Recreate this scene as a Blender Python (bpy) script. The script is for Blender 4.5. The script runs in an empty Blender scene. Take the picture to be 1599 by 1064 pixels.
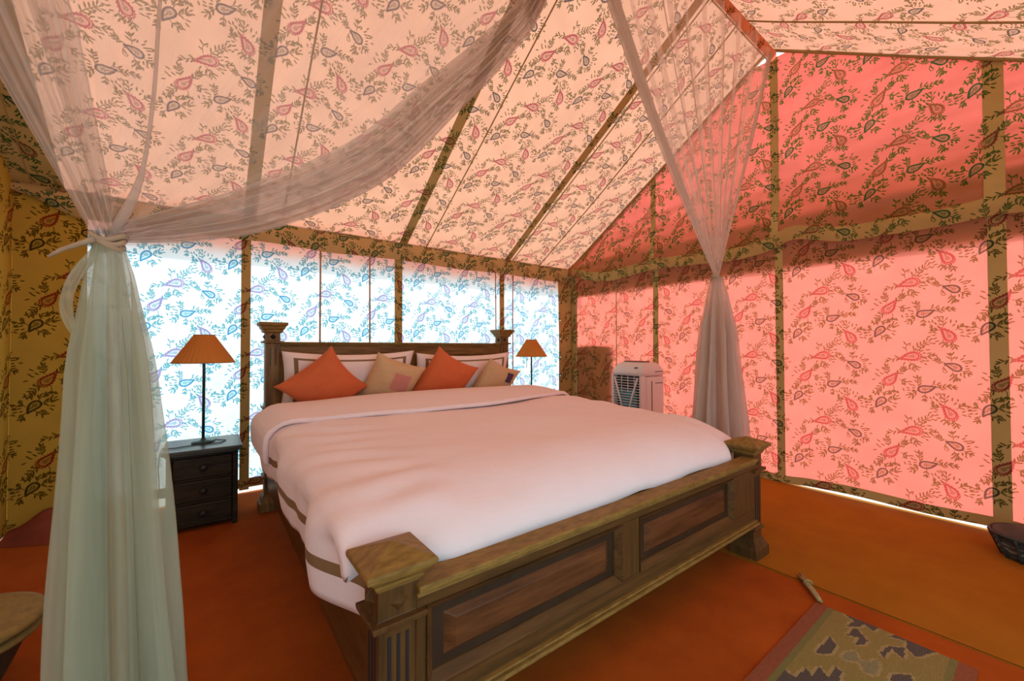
import bpy, math, random
import numpy as np
from mathutils import Vector, Matrix, noise

C = bpy.context.scene.collection
S = bpy.context.scene
PI = math.pi

# ------------------------------------------------------------------ camera, world, sun, exposure
YAW, PITCH, ROLL, FPX = 0.647194, 0.017776, -0.001448, 635.74
F = Vector((math.sin(YAW)*math.cos(PITCH), math.cos(YAW)*math.cos(PITCH), math.sin(PITCH)))
R_ = Vector((math.cos(YAW), -math.sin(YAW), 0)); U_ = R_.cross(F)
Rr = R_*math.cos(ROLL)+U_*math.sin(ROLL); Ur = -R_*math.sin(ROLL)+U_*math.cos(ROLL)
cam = bpy.data.cameras.new('camera'); cam.sensor_width = 36; cam.lens = 36*FPX/1599; cam.clip_start = .02
co = bpy.data.objects.new('camera', cam); C.objects.link(co)
M4 = Matrix((Rr, Ur, -F)).transposed().to_4x4(); M4.translation = Vector((0, 0, 1.10)); co.matrix_world = M4
S.camera = co

w = bpy.data.worlds.new('world'); S.world = w; w.use_nodes = True
bg = w.node_tree.nodes['Background']; bg.inputs[0].default_value = (.56, .88, 1.05, 1); bg.inputs[1].default_value = 2.1

sun = bpy.data.lights.new('sun', 'SUN'); sun.energy = 3.8; sun.angle = math.radians(4); sun.color = (1, .93, .84)
so = bpy.data.objects.new('sun', sun); C.objects.link(so)
so.rotation_euler = Vector((-.60, -.52, -.62)).to_track_quat('-Z', 'Y').to_euler()

vs = S.view_settings
vs.view_transform = 'Standard'; vs.look = 'None'; vs.gamma = 1; vs.use_curve_mapping = False; vs.exposure = 0.30
S.cycles.transparent_max_bounces = 32
S.cycles.diffuse_bounces = 5
S.cycles.max_bounces = 14
S.cycles.sample_clamp_indirect = 6

# ------------------------------------------------------------------ helpers
class MB:
    def __init__(s): s.v = []; s.f = []; s.m = []; s.uv = []
    def add(s, vs_, fs, mi=0, uvs=None):
        o = len(s.v); s.v += [tuple(a) for a in vs_]; s.f += [tuple(i+o for i in f) for f in fs]
        s.m += [mi]*len(fs) if isinstance(mi, int) else list(mi)
        s.uv += list(uvs) if uvs is not None else [(0, 0)]*len(vs_)
        return s
    def frus(s, a, b, mi=0):            # a, b = (x0,x1,y0,y1,z) lower and upper rectangle
        x0, x1, y0, y1, z = a; X0, X1, Y0, Y1, Z = b
        return s.add([(x0,y0,z),(x1,y0,z),(x1,y1,z),(x0,y1,z),(X0,Y0,Z),(X1,Y0,Z),(X1,Y1,Z),(X0,Y1,Z)],
              [(3,2,1,0),(4,5,6,7),(0,1,5,4),(1,2,6,5),(2,3,7,6),(3,0,4,7)], mi)
    def box(s, x0, x1, y0, y1, z0, z1, mi=0): return s.frus((x0,x1,y0,y1,z0),(x0,x1,y0,y1,z1), mi)
    def stack(s, cx, cy, prof):         # square profile [(z, half)] as one closed skin
        vs_ = []; fs = []
        for z, h in prof: vs_ += [(cx-h,cy-h,z),(cx+h,cy-h,z),(cx+h,cy+h,z),(cx-h,cy+h,z)]
        for i in range(len(prof)-1):
            for k in range(4):
                a = 4*i+k; b = 4*i+(k+1) % 4; fs.append((a, b, b+4, a+4))
        fs.append((3,2,1,0)); n = 4*(len(prof)-1); fs.append((n,n+1,n+2,n+3))
        return s.add(vs_, fs)
    def lathe(s, prof, n=32, c=(0,0,0), rf=None, cap=True):
        vs_ = []; fs = []
        for i, (r, z) in enumerate(prof):
            for k in range(n):
                a = 2*PI*k/n; q = r*(rf(a, i) if rf else 1)
                vs_.append((c[0]+q*math.cos(a), c[1]+q*math.sin(a), c[2]+z))
        for i in range(len(prof)-1):
            for k in range(n):
                a = i*n+k; b = i*n+(k+1) % n; fs.append((a, b, b+n, a+n))
        if cap: fs.append(tuple(range(n-1,-1,-1))); m = (len(prof)-1)*n; fs.append(tuple(range(m, m+n)))
        return s.add(vs_, fs)
    def tube(s, pts, r, n=8):
        pts = [Vector(p) for p in pts]; vs_ = []; fs = []
        for i, p in enumerate(pts):
            t = (pts[min(i+1,len(pts)-1)]-pts[max(i-1,0)]).normalized()
            u = t.cross(Vector((0,0,1)) if abs(t.z) < .9 else Vector((1,0,0))).normalized(); v = t.cross(u)
            rr = r(i/(len(pts)-1)) if callable(r) else r
            for k in range(n):
                a = 2*PI*k/n; vs_.append(p+u*(rr*math.cos(a))+v*(rr*math.sin(a)))
        for i in range(len(pts)-1):
            for k in range(n):
                a = i*n+k; b = i*n+(k+1) % n; fs.append((a, a+n, b+n, b))
        fs.append(tuple(range(n))); m = (len(pts)-1)*n; fs.append(tuple(range(m+n-1, m-1, -1)))
        return s.add(vs_, fs)
    def grid(s, fn, us, vs2, uvfn=None, mi=None, wrapu=False):
        nu, nv = len(us), len(vs2); vs_ = []; uvs = []; fs = []; ms = []
        for j, b in enumerate(vs2):
            for i, a in enumerate(us):
                p = fn(a, b); vs_.append(p); uvs.append(uvfn(a, b) if uvfn else (a, b))
        for j in range(nv-1):
            for i in range(nu if wrapu else nu-1):
                k = (i+1) % nu
                fs.append((j*nu+i, j*nu+k, (j+1)*nu+k, (j+1)*nu+i))
                ms.append(mi((us[i]+us[k])/2, (vs2[j]+vs2[j+1])/2) if mi else 0)
        return s.add(vs_, fs, ms, uvs)
    def build(s, name, mats, parent=None, smooth=False, bevel=0, solid=0, xf=None):
        me = bpy.data.meshes.new(name); v = s.v
        if xf is not None: v = [tuple(xf @ Vector(p)) for p in v]
        me.from_pydata(v, [], s.f)
        uvl = me.uv_layers.new(name='UVMap')
        li = np.empty(len(me.loops), dtype=np.int32); me.loops.foreach_get('vertex_index', li)
        uvl.data.foreach_set('uv', np.array(s.uv, dtype=np.float32)[li].ravel())
        if not isinstance(mats, (list, tuple)): mats = [mats]
        for m in mats: me.materials.append(m)
        me.polygons.foreach_set('material_index', np.array(s.m, dtype=np.int32))
        if smooth: me.polygons.foreach_set('use_smooth', np.ones(len(s.f), dtype=bool))
        me.validate(); me.update()
        o = bpy.data.objects.new(name, me); C.objects.link(o)
        if parent: o.parent = parent
        if solid:
            k = o.modifiers.new('thick', 'SOLIDIFY'); k.thickness = solid; k.offset = 0
        if bevel:
            k = o.modifiers.new('bevel', 'BEVEL'); k.width = bevel; k.segments = 2; k.limit_method = 'ANGLE'; k.angle_limit = math.radians(30)
        return o

def tag(o, label=None, cat=None, group=None, kind=None):
    if label: o['label'] = label
    if cat: o['category'] = cat
    if group: o['group'] = group
    if kind: o['kind'] = kind
    return o
def empty(name, loc=(0,0,0), rz=0):
    o = bpy.data.objects.new(name, None); C.objects.link(o); o.location = loc; o.rotation_euler = (0,0,rz); o.empty_display_size = .1
    return o
def copy_tree(o, parent=None):
    c = o.copy(); C.objects.link(c)
    if parent: c.parent = parent
    for ch in list(o.children): copy_tree(ch, c)
    return c
def lin(a, b, n): return [a+(b-a)*i/(n-1) for i in range(n)]
def sst(a, b, x):
    t = min(1, max(0, (x-a)/(b-a))); return t*t*(3-2*t)
def nz(x, y, z=0): return noise.noise(Vector((x, y, z)))
def interp(x, pts):
    if x <= pts[0][0]: return pts[0][1]
    for (a, p), (b, q) in zip(pts, pts[1:]):
        if x <= b: return p+(q-p)*(x-a)/(b-a)
    return pts[-1][1]

# ------------------------------------------------------------------ the block print, drawn once as a seamless tile
N = 1024; P = .493
tile = np.ones((N, N, 3), dtype=np.float32)
LEAF = np.array((.13, .31, .19)); BLUE = np.array((.06, .20, .24)); RED = np.array((.33, .19, .25))
def stamp(cov, x0, y0, col):            # multiply-in a window with wrap-around; row 0 = bottom
    h, wd = cov.shape
    ys = (np.arange(h)+y0) % N; xs = (np.arange(wd)+x0) % N
    sub = tile[np.ix_(ys, xs)]; c = cov[..., None]
    tile[np.ix_(ys, xs)] = sub*(1-c)+np.minimum(sub, col)*c
def window(xmin, xmax, ymin, ymax):
    x0, y0 = int(math.floor(xmin))-3, int(math.floor(ymin))-3
    x, y = np.meshgrid(np.arange(int(xmax-xmin)+7)+x0, np.arange(int(ymax-ymin)+7)+y0)
    return x0, y0, x.astype(np.float32), y.astype(np.float32)
def pline(pts, wd, col, strength=1):
    pts = np.array(pts); m = wd+2
    x0, y0, x, y = window(pts[:,0].min()-m, pts[:,0].max()+m, pts[:,1].min()-m, pts[:,1].max()+m)
    d = np.full(x.shape, 1e9, dtype=np.float32)
    for a, b in zip(pts, pts[1:]):
        e = b-a; L = max(e@e, 1e-6); t = np.clip(((x-a[0])*e[0]+(y-a[1])*e[1])/L, 0, 1)
        d = np.minimum(d, np.hypot(x-a[0]-t*e[0], y-a[1]-t*e[1]))
    stamp(np.clip(wd/2+.8-d, 0, 1)*strength, x0, y0, col)
def leaf(cx, cy, ang, L, W, col):
    x0, y0, x, y = window(cx-L, cx+L, cy-L, cy+L)
    u = (x-cx)*math.cos(ang)+(y-cy)*math.sin(ang); v = -(x-cx)*math.sin(ang)+(y-cy)*math.cos(ang)
    q = np.sqrt((u/(L/2))**2+(v/(W/2))**2)
    stamp(np.clip((1-q)*W/2+.7, 0, 1), x0, y0, col)
rng = random.Random(5)
def sprig(x, y, ang, L, bend, pairs, tip='leaf', sc=1.0):
    n = 9; pts = [(x, y)]; a = ang; hd = [ang]
    for i in range(n):
        a += bend/n; x += math.cos(a)*L/n; y += math.sin(a)*L/n; pts.append((x, y)); hd.append(a)
    pline(pts, 8*sc, LEAF)
    for k in range(pairs):
        t = (k+.8)/pairs*n; i = min(n, int(t)); px, py = pts[i]
        for sgn in (-1, 1):
            if rng.random() < .15: continue
            aa = hd[i]+sgn*(.6+.35*rng.random()); l = (42+18*rng.random())*sc
            leaf(px+math.cos(aa)*l*.6, py+math.sin(aa)*l*.6, aa, l, 16.5*sc, LEAF)
    if tip == 'leaf': leaf(x+math.cos(a)*14, y+math.sin(a)*14, a, 56*sc, 19*sc, LEAF)
    elif tip == 'curl':
        cp = []; r = 24*sc; sg = 1 if bend >= 0 else -1
        for i in range(14):
            th = i/13*4.4; rr = r*(1-.055*i)
            cp.append((x+math.cos(a+sg*PI/2)*r+math.cos(a-sg*PI/2+sg*th)*rr, y+math.sin(a+sg*PI/2)*r+math.sin(a-sg*PI/2+sg*th)*rr))
        pline(cp, 8, LEAF)
    elif tip == 'bud':
        for k in range(5):
            b = a+k*2*PI/5; leaf(x+math.cos(a)*12+math.cos(b)*12, y+math.sin(a)*12+math.sin(b)*12, b, 25, 15, LEAF)
    elif tip == 'fork':
        for d in (-.55, .1, .7): 
            aa = a+d; pline([(x, y), (x+math.cos(aa)*46, y+math.sin(aa)*46)], 5.5, LEAF); leaf(x+math.cos(aa)*56, y+math.sin(aa)*56, aa, 40, 15, LEAF)
def paisley(u, v, ang, col, size, red, branches, dashes, bendsign=1):
    cx, cy = u*N, v*N; ca, sa = math.cos(ang), math.sin(ang)
    def tear(k, n=44):
        out = []
        for i in range(n+1):
            t = 2*PI*i/n; X = math.cos(t); Y = math.sin(t)*abs(math.sin(t/2))**1.15*.70
            Y += bendsign*.22*max(0, X+.2)**2
            X = (X+.12)*k-.12; Y *= k
            out.append((cx+(X*ca-Y*sa)*size, cy+(X*sa+Y*ca)*size))
        return out
    body = tear(1.0); pts = np.array(body)
    for (bx, by, ba, L, bend, pr, tip) in branches:
        X, Y = bx*size, by*size
        sprig(cx+X*ca-Y*sa, cy+X*sa+Y*ca, ba+ang, L*1.0, bend, pr, tip)
    for (a0, a1, n, r0, r1) in dashes:          # loose rows of small leaves
        for k in range(n):
            a = ang+(a0+(a1-a0)*k/max(1, n-1))*D2
            for r in (r0*1.05, r1*1.12):
                if rng.random() < .12: continue
                q = a+rng.uniform(-.08, .08); rr = size*r*rng.uniform(.93, 1.07)
                leaf(cx+math.cos(q)*rr, cy+math.sin(q)*rr, q+rng.uniform(-.5,.5), rng.uniform(34, 52), 16, LEAF)
    x0, y0, x, y = window(pts[:,0].min(), pts[:,0].max(), pts[:,1].min(), pts[:,1].max())
    ins = np.zeros(x.shape, bool)
    for a, b in zip(pts, pts[1:]):
        c = ((a[1] > y) != (b[1] > y))
        with np.errstate(divide='ignore', invalid='ignore'):
            ins ^= c & (x < (b[0]-a[0])*(y-a[1])/(b[1]-a[1]+1e-9)+a[0])
    stamp(ins*(.8 if not red else .7), x0, y0, np.array((.46,.70,.70)) if not red else np.array((.66,.58,.66)))
    if not red:
        pline(body, 20, col)
    else:
        pline(body, 14, col)
        outer = np.array(tear(1.36))
        for q in outer[::2]: leaf(q[0], q[1], 0, 15, 15, col)
        pline(tear(1.24), 8, col)
    for k in range(5):
        b = k*2*PI/5; leaf(cx-.3*size*ca+math.cos(b)*15, cy-.3*size*sa+math.sin(b)*15, b, 19, 11, LEAF)
    for k in range(3):
        leaf(cx+(.05+.2*k)*size*ca, cy+(.05+.2*k)*size*sa, ang+.8*(-1)**k, 22, 9, LEAF)
D2 = PI/180
# branches in the motif's own frame (tip of the drop towards +x): start x, y, heading, length, bend, leaf pairs, end
paisley(.97, .75, 225*D2, BLUE, 84, False, [(-.9,.3,2.4,90,.6,3,'fork'),(-1,-.2,-2.6,95,-.8,3,'bud'),(.3,.6,1.5,80,.5,2,'leaf'),(1.1,.1,.2,75,.4,3,'leaf'),(.4,-.5,-1.2,80,-.5,2,'curl')], [(100,150,4,1.25,1.7),(200,250,4,1.5,1.8),(-60,-20,3,1.2,1.6)])
paisley(.29, .40, 184*D2, RED, 90, True, [(-.4,-.8,-2.3,165,-.35,4,'fork'),(1.1,.1,.1,140,.4,4,'leaf'),(-1.2,.1,2.9,120,.5,3,'leaf'),(.3,-.8,-1.3,95,-.7,2,'curl'),(.1,.8,1.9,80,.3,2,'fork')], [(60,110,3,1.3,1.7),(140,170,3,1.5,1.9),(-170,-140,3,1.5,1.9)])
paisley(.65, .69, 112*D2, RED, 86, True, [(-1.1,0,3.0,85,.2,3,'leaf'),(-.6,.8,2.4,70,.9,2,'curl'),(.9,.5,.9,70,.4,2,'bud'),(1.2,0,-.15,65,-.3,2,'fork'),(.3,-.9,-1.4,75,.3,2,'bud')], [(20,110,6,1.45,1.85),(-120,-30,6,1.5,1.9),(150,175,2,1.5,1.8)])
paisley(.69, .28, 143*D2, BLUE, 80, False, [(1.05,.1,.35,80,-.3,3,'leaf'),(.6,-.5,-1.0,85,.3,2,'bud'),(.8,.5,1.5,85,.9,2,'curl'),(-.5,.8,2.2,95,.5,3,'bud'),(-1.1,0,3.1,70,.3,2,'leaf')], [(120,240,7,1.5,1.95),(250,290,3,1.4,1.8)])
paisley(.10, .08, 42*D2, RED, 88, True, [(-1.1,-.1,3.0,140,.5,4,'fork'),(.2,.9,1.1,120,-.1,4,'leaf'),(1.1,.1,.1,110,.1,4,'leaf'),(.7,-.6,-.8,75,-.9,2,'curl'),(-.5,-.9,-2.1,70,-.3,2,'bud')], [(100,160,4,1.5,1.9),(-110,-50,4,1.5,1.9)])
paisley(.45, .97, 8*D2, BLUE, 86, False, [(1.1,.1,.25,155,-.45,5,'leaf'),(-.9,.4,1.6,125,-.15,4,'leaf'),(-1,-.1,-2.7,85,.3,2,'fork'),(.5,.5,.7,70,-1.0,2,'curl'),(-.3,-.6,-1.9,85,.3,2,'bud')], [(150,200,4,1.5,1.9),(-100,-30,5,1.3,1.7)])
img = bpy.data.images.new('block_print_tile', N, N, float_buffer=False)
img.colorspace_settings.name = 'Non-Color'
px = np.ones((N, N, 4), dtype=np.float32); px[..., :3] = np.clip(tile, 0, 1)
img.pixels.foreach_set(px.ravel()); img.update(); img.pack()

# ------------------------------------------------------------------ materials
def newmat(name):
    m = bpy.data.materials.new(name); m.use_nodes = True; nt = m.node_tree; nt.nodes.clear()
    out = nt.nodes.new('ShaderNodeOutputMaterial'); return m, nt, out
def nd(nt, t, **kw):
    n = nt.nodes.new(t)
    for k, v in kw.items(): setattr(n, k, v)
    return n
def mul(nt, a, b):
    m = nd(nt, 'ShaderNodeMix', data_type='RGBA', blend_type='MULTIPLY'); m.inputs[0].default_value = 1
    for i, x in ((6, a), (7, b)):
        if isinstance(x, tuple): m.inputs[i].default_value = (*x, 1)
        else: nt.links.new(x, m.inputs[i])
    return m.outputs[2]
def cloth(name, T, Dc, off=(0,0), printed=True, ink=None):
    m, nt, out = newmat(name); L = nt.links
    uv = nd(nt, 'ShaderNodeUVMap', uv_map='UVMap'); mp = nd(nt, 'ShaderNodeMapping')
    mp.inputs['Location'].default_value = (off[0], off[1], 0); L.new(uv.outputs[0], mp.inputs[0])
    n1 = nd(nt, 'ShaderNodeTexNoise'); n1.inputs['Scale'].default_value = 2.3; n1.inputs['Detail'].default_value = 3; L.new(mp.outputs[0], n1.inputs['Vector'])
    rp = nd(nt, 'ShaderNodeMapRange'); rp.inputs[1].default_value = .3; rp.inputs[2].default_value = .7; rp.inputs[3].default_value = .90; rp.inputs[4].default_value = 1.04
    L.new(n1.outputs[0], rp.inputs[0])
    wv = nd(nt, 'ShaderNodeTexNoise'); wv.inputs['Scale'].default_value = 160; wv.inputs['Detail'].default_value = 1; L.new(mp.outputs[0], wv.inputs['Vector'])
    r2 = nd(nt, 'ShaderNodeMapRange'); r2.inputs[1].default_value = .3; r2.inputs[2].default_value = .7; r2.inputs[3].default_value = .95; r2.inputs[4].default_value = 1.0
    L.new(wv.outputs[0], r2.inputs[0])
    mm = nd(nt, 'ShaderNodeMath', operation='MULTIPLY'); L.new(rp.outputs[0], mm.inputs[0]); L.new(r2.outputs[0], mm.inputs[1])
    fac = mm.outputs[0]
    if printed:
        im = nd(nt, 'ShaderNodeTexImage', image=img, interpolation='Linear'); L.new(mp.outputs[0], im.inputs[0])
        ic = im.outputs[0]
        if ink:
            sp = nd(nt, 'ShaderNodeSeparateColor'); L.new(ic, sp.inputs[0]); cb_ = nd(nt, 'ShaderNodeCombineColor')
            for q in range(3):
                pw = nd(nt, 'ShaderNodeMath', operation='POWER'); L.new(sp.outputs[q], pw.inputs[0]); pw.inputs[1].default_value = ink[q]; L.new(pw.outputs[0], cb_.inputs[q])
            ic = cb_.outputs[0]
        fac = mul(nt, ic, fac)
    df = nd(nt, 'ShaderNodeBsdfDiffuse'); L.new(mul(nt, fac, Dc), df.inputs[0])
    if T is None: L.new(df.outputs[0], out.inputs[0]); return m
    tr = nd(nt, 'ShaderNodeBsdfTranslucent'); L.new(mul(nt, fac, T), tr.inputs[0])
    ad = nd(nt, 'ShaderNodeAddShader'); L.new(df.outputs[0], ad.inputs[0]); L.new(tr.outputs[0], ad.inputs[1]); L.new(ad.outputs[0], out.inputs[0])
    return m
def plain(name, col, rough=.8, noise_amt=.0, scale=8, col2=None, stretch=None, bump=0, metal=0, sheen=0, spec=.5):
    m, nt, out = newmat(name); L = nt.links
    b = nd(nt, 'ShaderNodeBsdfPrincipled'); b.inputs['Roughness'].default_value = rough; b.inputs['Metallic'].default_value = metal
    b.inputs['Specular IOR Level'].default_value = spec
    if sheen: b.inputs['Sheen Weight'].default_value = sheen
    tc = nd(nt, 'ShaderNodeTexCoord'); mp = nd(nt, 'ShaderNodeMapping'); L.new(tc.outputs['Object'], mp.inputs[0])
    if stretch: mp.inputs['Scale'].default_value = stretch
    n1 = nd(nt, 'ShaderNodeTexNoise'); n1.inputs['Scale'].default_value = scale; n1.inputs['Detail'].default_value = 5; n1.inputs['Roughness'].default_value = .65
    L.new(mp.outputs[0], n1.inputs['Vector'])
    cr = nd(nt, 'ShaderNodeValToRGB'); cr.color_ramp.elements[0].position = .32; cr.color_ramp.elements[1].position = .68
    c2 = col2 if col2 else tuple(x*(1-noise_amt) for x in col)
    cr.color_ramp.elements[0].color = (*c2, 1); cr.color_ramp.elements[1].color = (*col, 1)
    L.new(n1.outputs[0], cr.inputs[0]); L.new(cr.outputs[0], b.inputs['Base Color'])
    if bump:
        bp = nd(nt, 'ShaderNodeBump'); bp.inputs['Strength'].default_value = bump; bp.inputs['Distance'].default_value = .004
        L.new(n1.outputs[0], bp.inputs['Height']); L.new(bp.outputs[0], b.inputs['Normal'])
    L.new(b.outputs[0], out.inputs[0]); return m
def net(name, col, alpha, sc=700):
    m, nt, out = newmat(name); L = nt.links
    df = nd(nt, 'ShaderNodeBsdfDiffuse'); df.inputs[0].default_value = (*col, 1)
    tr = nd(nt, 'ShaderNodeBsdfTranslucent'); tr.inputs[0].default_value = (*col, 1)
    mx = nd(nt, 'ShaderNodeMixShader'); mx.inputs[0].default_value = .45; L.new(df.outputs[0], mx.inputs[1]); L.new(tr.outputs[0], mx.inputs[2])
    tp = nd(nt, 'ShaderNodeBsdfTransparent'); fx = nd(nt, 'ShaderNodeMixShader')
    uv = nd(nt, 'ShaderNodeUVMap', uv_map='UVMap'); n1 = nd(nt, 'ShaderNodeTexNoise'); n1.inputs['Scale'].default_value = 9; n1.inputs['Detail'].default_value = 2
    mp = nd(nt, 'ShaderNodeMapping'); mp.inputs['Scale'].default_value = (4, .2, 1); L.new(uv.outputs[0], mp.inputs[0]); L.new(mp.outputs[0], n1.inputs['Vector'])
    rp = nd(nt, 'ShaderNodeMapRange'); rp.inputs[1].default_value = .3; rp.inputs[2].default_value = .7; rp.inputs[3].default_value = alpha*.75; rp.inputs[4].default_value = min(1, alpha*1.25)
    L.new(n1.outputs[0], rp.inputs[0]); L.new(rp.outputs[0], fx.inputs[0])
    L.new(tp.outputs[0], fx.inputs[1]); L.new(mx.outputs[0], fx.inputs[2]); L.new(fx.outputs[0], out.inputs[0]); return m

TAN = (.50, .36, .13)
oA, oR = (.97+.332/P, .75-1.732/P), (.97+.726/P, .75-1.704/P)
m_back = cloth('printed_cotton_back', (.45, .47, .47), (.30, .24, .12), oA, ink=(.85, .68, .38))
m_roof = cloth('printed_cotton_roof', (.345, .145, .088), (.26, .14, .055), (.3, .1), ink=(.62, .95, .85))
m_red = cloth('printed_cotton_red_lined', (.56, .102, .078), (.27, .14, .05), oR, ink=(.55, .74, .86))
m_dark = cloth('printed_cotton_doubled', None, TAN, oA, ink=(.8, 1.2, 1.1))
m_darkr = cloth('printed_cotton_doubled_right', None, TAN, oR, ink=(.8, 1.2, 1.1))
m_darkroof = cloth('printed_cotton_roof_bands_and_shade', None, TAN, (.3, .1))  # opaque cloth for the roof bands and for the sheet imitating outside shade
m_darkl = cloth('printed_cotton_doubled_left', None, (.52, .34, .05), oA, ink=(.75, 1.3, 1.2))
m_outred = cloth('outer_red_canvas', (.85, .42, .36), (.10, .05, .04), printed=False)
m_canvas = plain('outer_canvas', (.42, .34, .2), .95, .2)
m_web = plain('webbing', (.36, .25, .08), .95, .15, 30)
m_floor = plain('rust_carpet', (.39, .082, .008), .95, 0, 5, (.30, .058, .006), bump=.25, spec=.08)
m_floor2 = plain('rust_carpet_right', (.36, .135, .010), .95, 0, 5, (.31, .11, .008), bump=.25, spec=.08)
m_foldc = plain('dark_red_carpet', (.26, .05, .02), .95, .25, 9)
m_wx = plain('carved_wood_x', (.135, .062, .018), .36, 0, 3.2, (.065, .032, .011), (1.2, 14, 14), .3, spec=.12)
m_wy = plain('carved_wood_y', (.135, .062, .018), .36, 0, 3.2, (.065, .032, .011), (14, 1.2, 14), .3, spec=.12)
m_wz = plain('carved_wood_z', (.135, .062, .018), .38, 0, 3.2, (.065, .032, .011), (14, 14, 1.2), .3, spec=.12)
m_groove = plain('recess_shade_wood', (.050, .028, .014), .4, .4, 6, spec=.3)  # shadow inside the footboard recess put into the wood colour
m_hx = plain('carved_wood_lit_x', (.27, .145, .036), .45, 0, 3.2, (.085, .042, .011), (1.2, 14, 14), .3, spec=.2)  # same bed wood, with the headboard's brighter light put into the colour
m_hz = plain('carved_wood_lit_z', (.27, .145, .036), .45, 0, 3.2, (.085, .042, .011), (14, 14, 1.2), .3, spec=.2)  # likewise the lit copy, upright grain
m_cap = plain('worn_cap_wood', (.30, .175, .042), .5, 0, 9, (.16, .088, .020), (2, 6, 6), .4, spec=.15)
m_pan = plain('panel_wood', (.17, .062, .020), .34, 0, 2.4, (.055, .021, .008), (1.2, 12, 12), .25, spec=.2)
m_dk = plain('dark_stand_wood', (.045, .032, .012), .45, 0, 3, (.014, .010, .005), (1.5, 12, 12), .4, spec=.2)
m_dktop = plain('stand_top_wood_sheen', (.07, .085, .06), .3, 0, 4, (.035, .04, .03), (1.2, 10, 10), .3)  # teal reflection on the top put into its colour
m_black = plain('blackened', (.012, .012, .012), .5)
m_white = plain('white_cotton', (.84, .72, .70), .9, .03, 7, stretch=(1.5, 3.2, 2), bump=.55, spec=.1)
m_white2 = plain('white_cotton_pillow', (.84, .71, .64), .9, .03, 12, spec=.1)
m_stripe = plain('brown_stripe', (.24, .14, .055), .9, .1, 30)
m_orange = plain('orange_cotton', (.62, .135, .035), .85, .1, 14, bump=.2)
m_beige = plain('beige_linen', (.60, .40, .20), .9, .1, 40, bump=.15)
m_patchp = plain('pink_patch', (.55, .22, .17), .9, .05)
m_patchb = plain('navy_patch', (.07, .035, .085), .9, .05)
m_shade = cloth('pleated_shade', (.30, .09, .02), (.42, .15, .03), printed=False)
m_shade2 = plain('shade_trim', (.38, .15, .04), .8)
m_pole = plain('teal_black_metal', (.018, .055, .05), .35, metal=.3)
m_cord = plain('dark_cord', (.03, .035, .03), .6)
m_cool = plain('white_plastic', (.70, .66, .64), .35)
m_cooldk = plain('dark_plastic', (.05, .045, .03), .4)
m_vane = plain('teal_plastic', (.05, .30, .34), .4)
m_net = net('net_sheer', (.86, .72, .64), .30)
m_netd = net('net_gathered', (.68, .58, .49), .62)
m_netl = net('net_left_fall_cool_lit', (.53, .57, .41), .55)  # same net, with the cool daylight on this fall put into its tint
m_straw = plain('straw', (.27, .19, .045), .85, .3, 30, bump=.4)
m_bowl = plain('dark_green_base', (.045, .05, .03), .6, .3)
m_bask = plain('dark_weave', (.035, .05, .045), .55, .4, 60, bump=.4)
m_bask2 = plain('grey_weave', (.20, .20, .15), .6, .3, 60)
m_jute = plain('jute', (.42, .33, .13), .95, .4, 70, bump=.6)
m_sand = plain('sand', (.62, .55, .45), 1, .15, 2)
m_eye = plain('steel_eyelet', (.5, .5, .48), .3, metal=.9)
m_blackhole = m_black

# ------------------------------------------------------------------ the tent
X0, X1, Y0, Y1 = -.92, 3.76, -.977, 3.719
RY, RZ, EZ = 1.371, 3.575, 2.086
K = (RZ-EZ)/(Y1-RY)
def roofz(y): return EZ+K*(Y1-y) if y > RY else EZ+K*(y-Y0)
bandsX = [.27, 1.47, 2.70]

g = MB().box(-9, 12, -9, 12, -.20, -.05).build('ground_outside', m_sand); tag(g, kind='structure')
fl = MB().box(X0-.01, 2.24, Y0-.01, Y1+.01, -.045, 0).build('floor', m_floor); tag(fl, kind='structure')
# second length of carpet lapping over the first along a seam
def fedge(u, v):
    x = 2.235+.012*math.sin(v*3.1)+(X1+.01-2.235)*u
    return (x, Y0+(Y1-Y0)*v, .003+.002*(1-min(1, u*20))+.005*max(0, nz(x*1.5, v*6)))
cg = MB().grid(lambda u, v: fedge(u, v), lin(0, 1, 40), lin(0, 1, 60))
cg.grid(lambda u, v: (fedge(0, v)[0]-.004, fedge(0, v)[1], -.001 if u == 0 else fedge(0, v)[2]), [0, 1], lin(0, 1, 60))
cg.build('carpet_length', m_floor2, fl, smooth=True)
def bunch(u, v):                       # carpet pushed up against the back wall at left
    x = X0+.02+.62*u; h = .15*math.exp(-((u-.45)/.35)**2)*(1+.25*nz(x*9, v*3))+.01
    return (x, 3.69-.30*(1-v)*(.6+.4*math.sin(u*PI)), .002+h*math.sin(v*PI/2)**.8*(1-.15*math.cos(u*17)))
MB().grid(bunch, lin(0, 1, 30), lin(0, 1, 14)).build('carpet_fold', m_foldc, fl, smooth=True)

# back wall
def bw(x, z): return Y1+.012*math.sin((x-X0)*5.3)*math.sin(z*1.6)+.008*nz(x*2.2, z*1.3, 3)
def bbot(x): return .006+.030*(sst(.16,.22,x)-sst(.40,.46,x))+.055*(sst(-.62,-.5,x)-sst(-.2,-.1,x))
def wall_grid(xa, xb, za, zb, off=0, nx=40, nz_=24):
    f = lambda a, b: (a, bw(a, b)-off, b)
    return MB().grid(f, lin(xa, xb, nx), lin(za, zb, nz_), lambda a, b: (a/P, b/P))
zs = lambda x, t: bbot(x)+(2.12-bbot(x))*t
wb = MB().grid(lambda a, t: (a, bw(a, zs(a, t)), zs(a, t)), lin(X0, X1, 120), lin(0, 1, 24), lambda a, t: (a/P, zs(a, t)/P)).build('wall_back', m_back, smooth=True)
tag(wb, kind='structure')
def strip_b(name, xa, xb, off=.004, mat=m_dark, za=.02, zb=2.08, nx=6):
    return wall_grid(xa, xb, za, zb, off, nx, 24).build(name, mat, wb, smooth=True)
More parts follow.
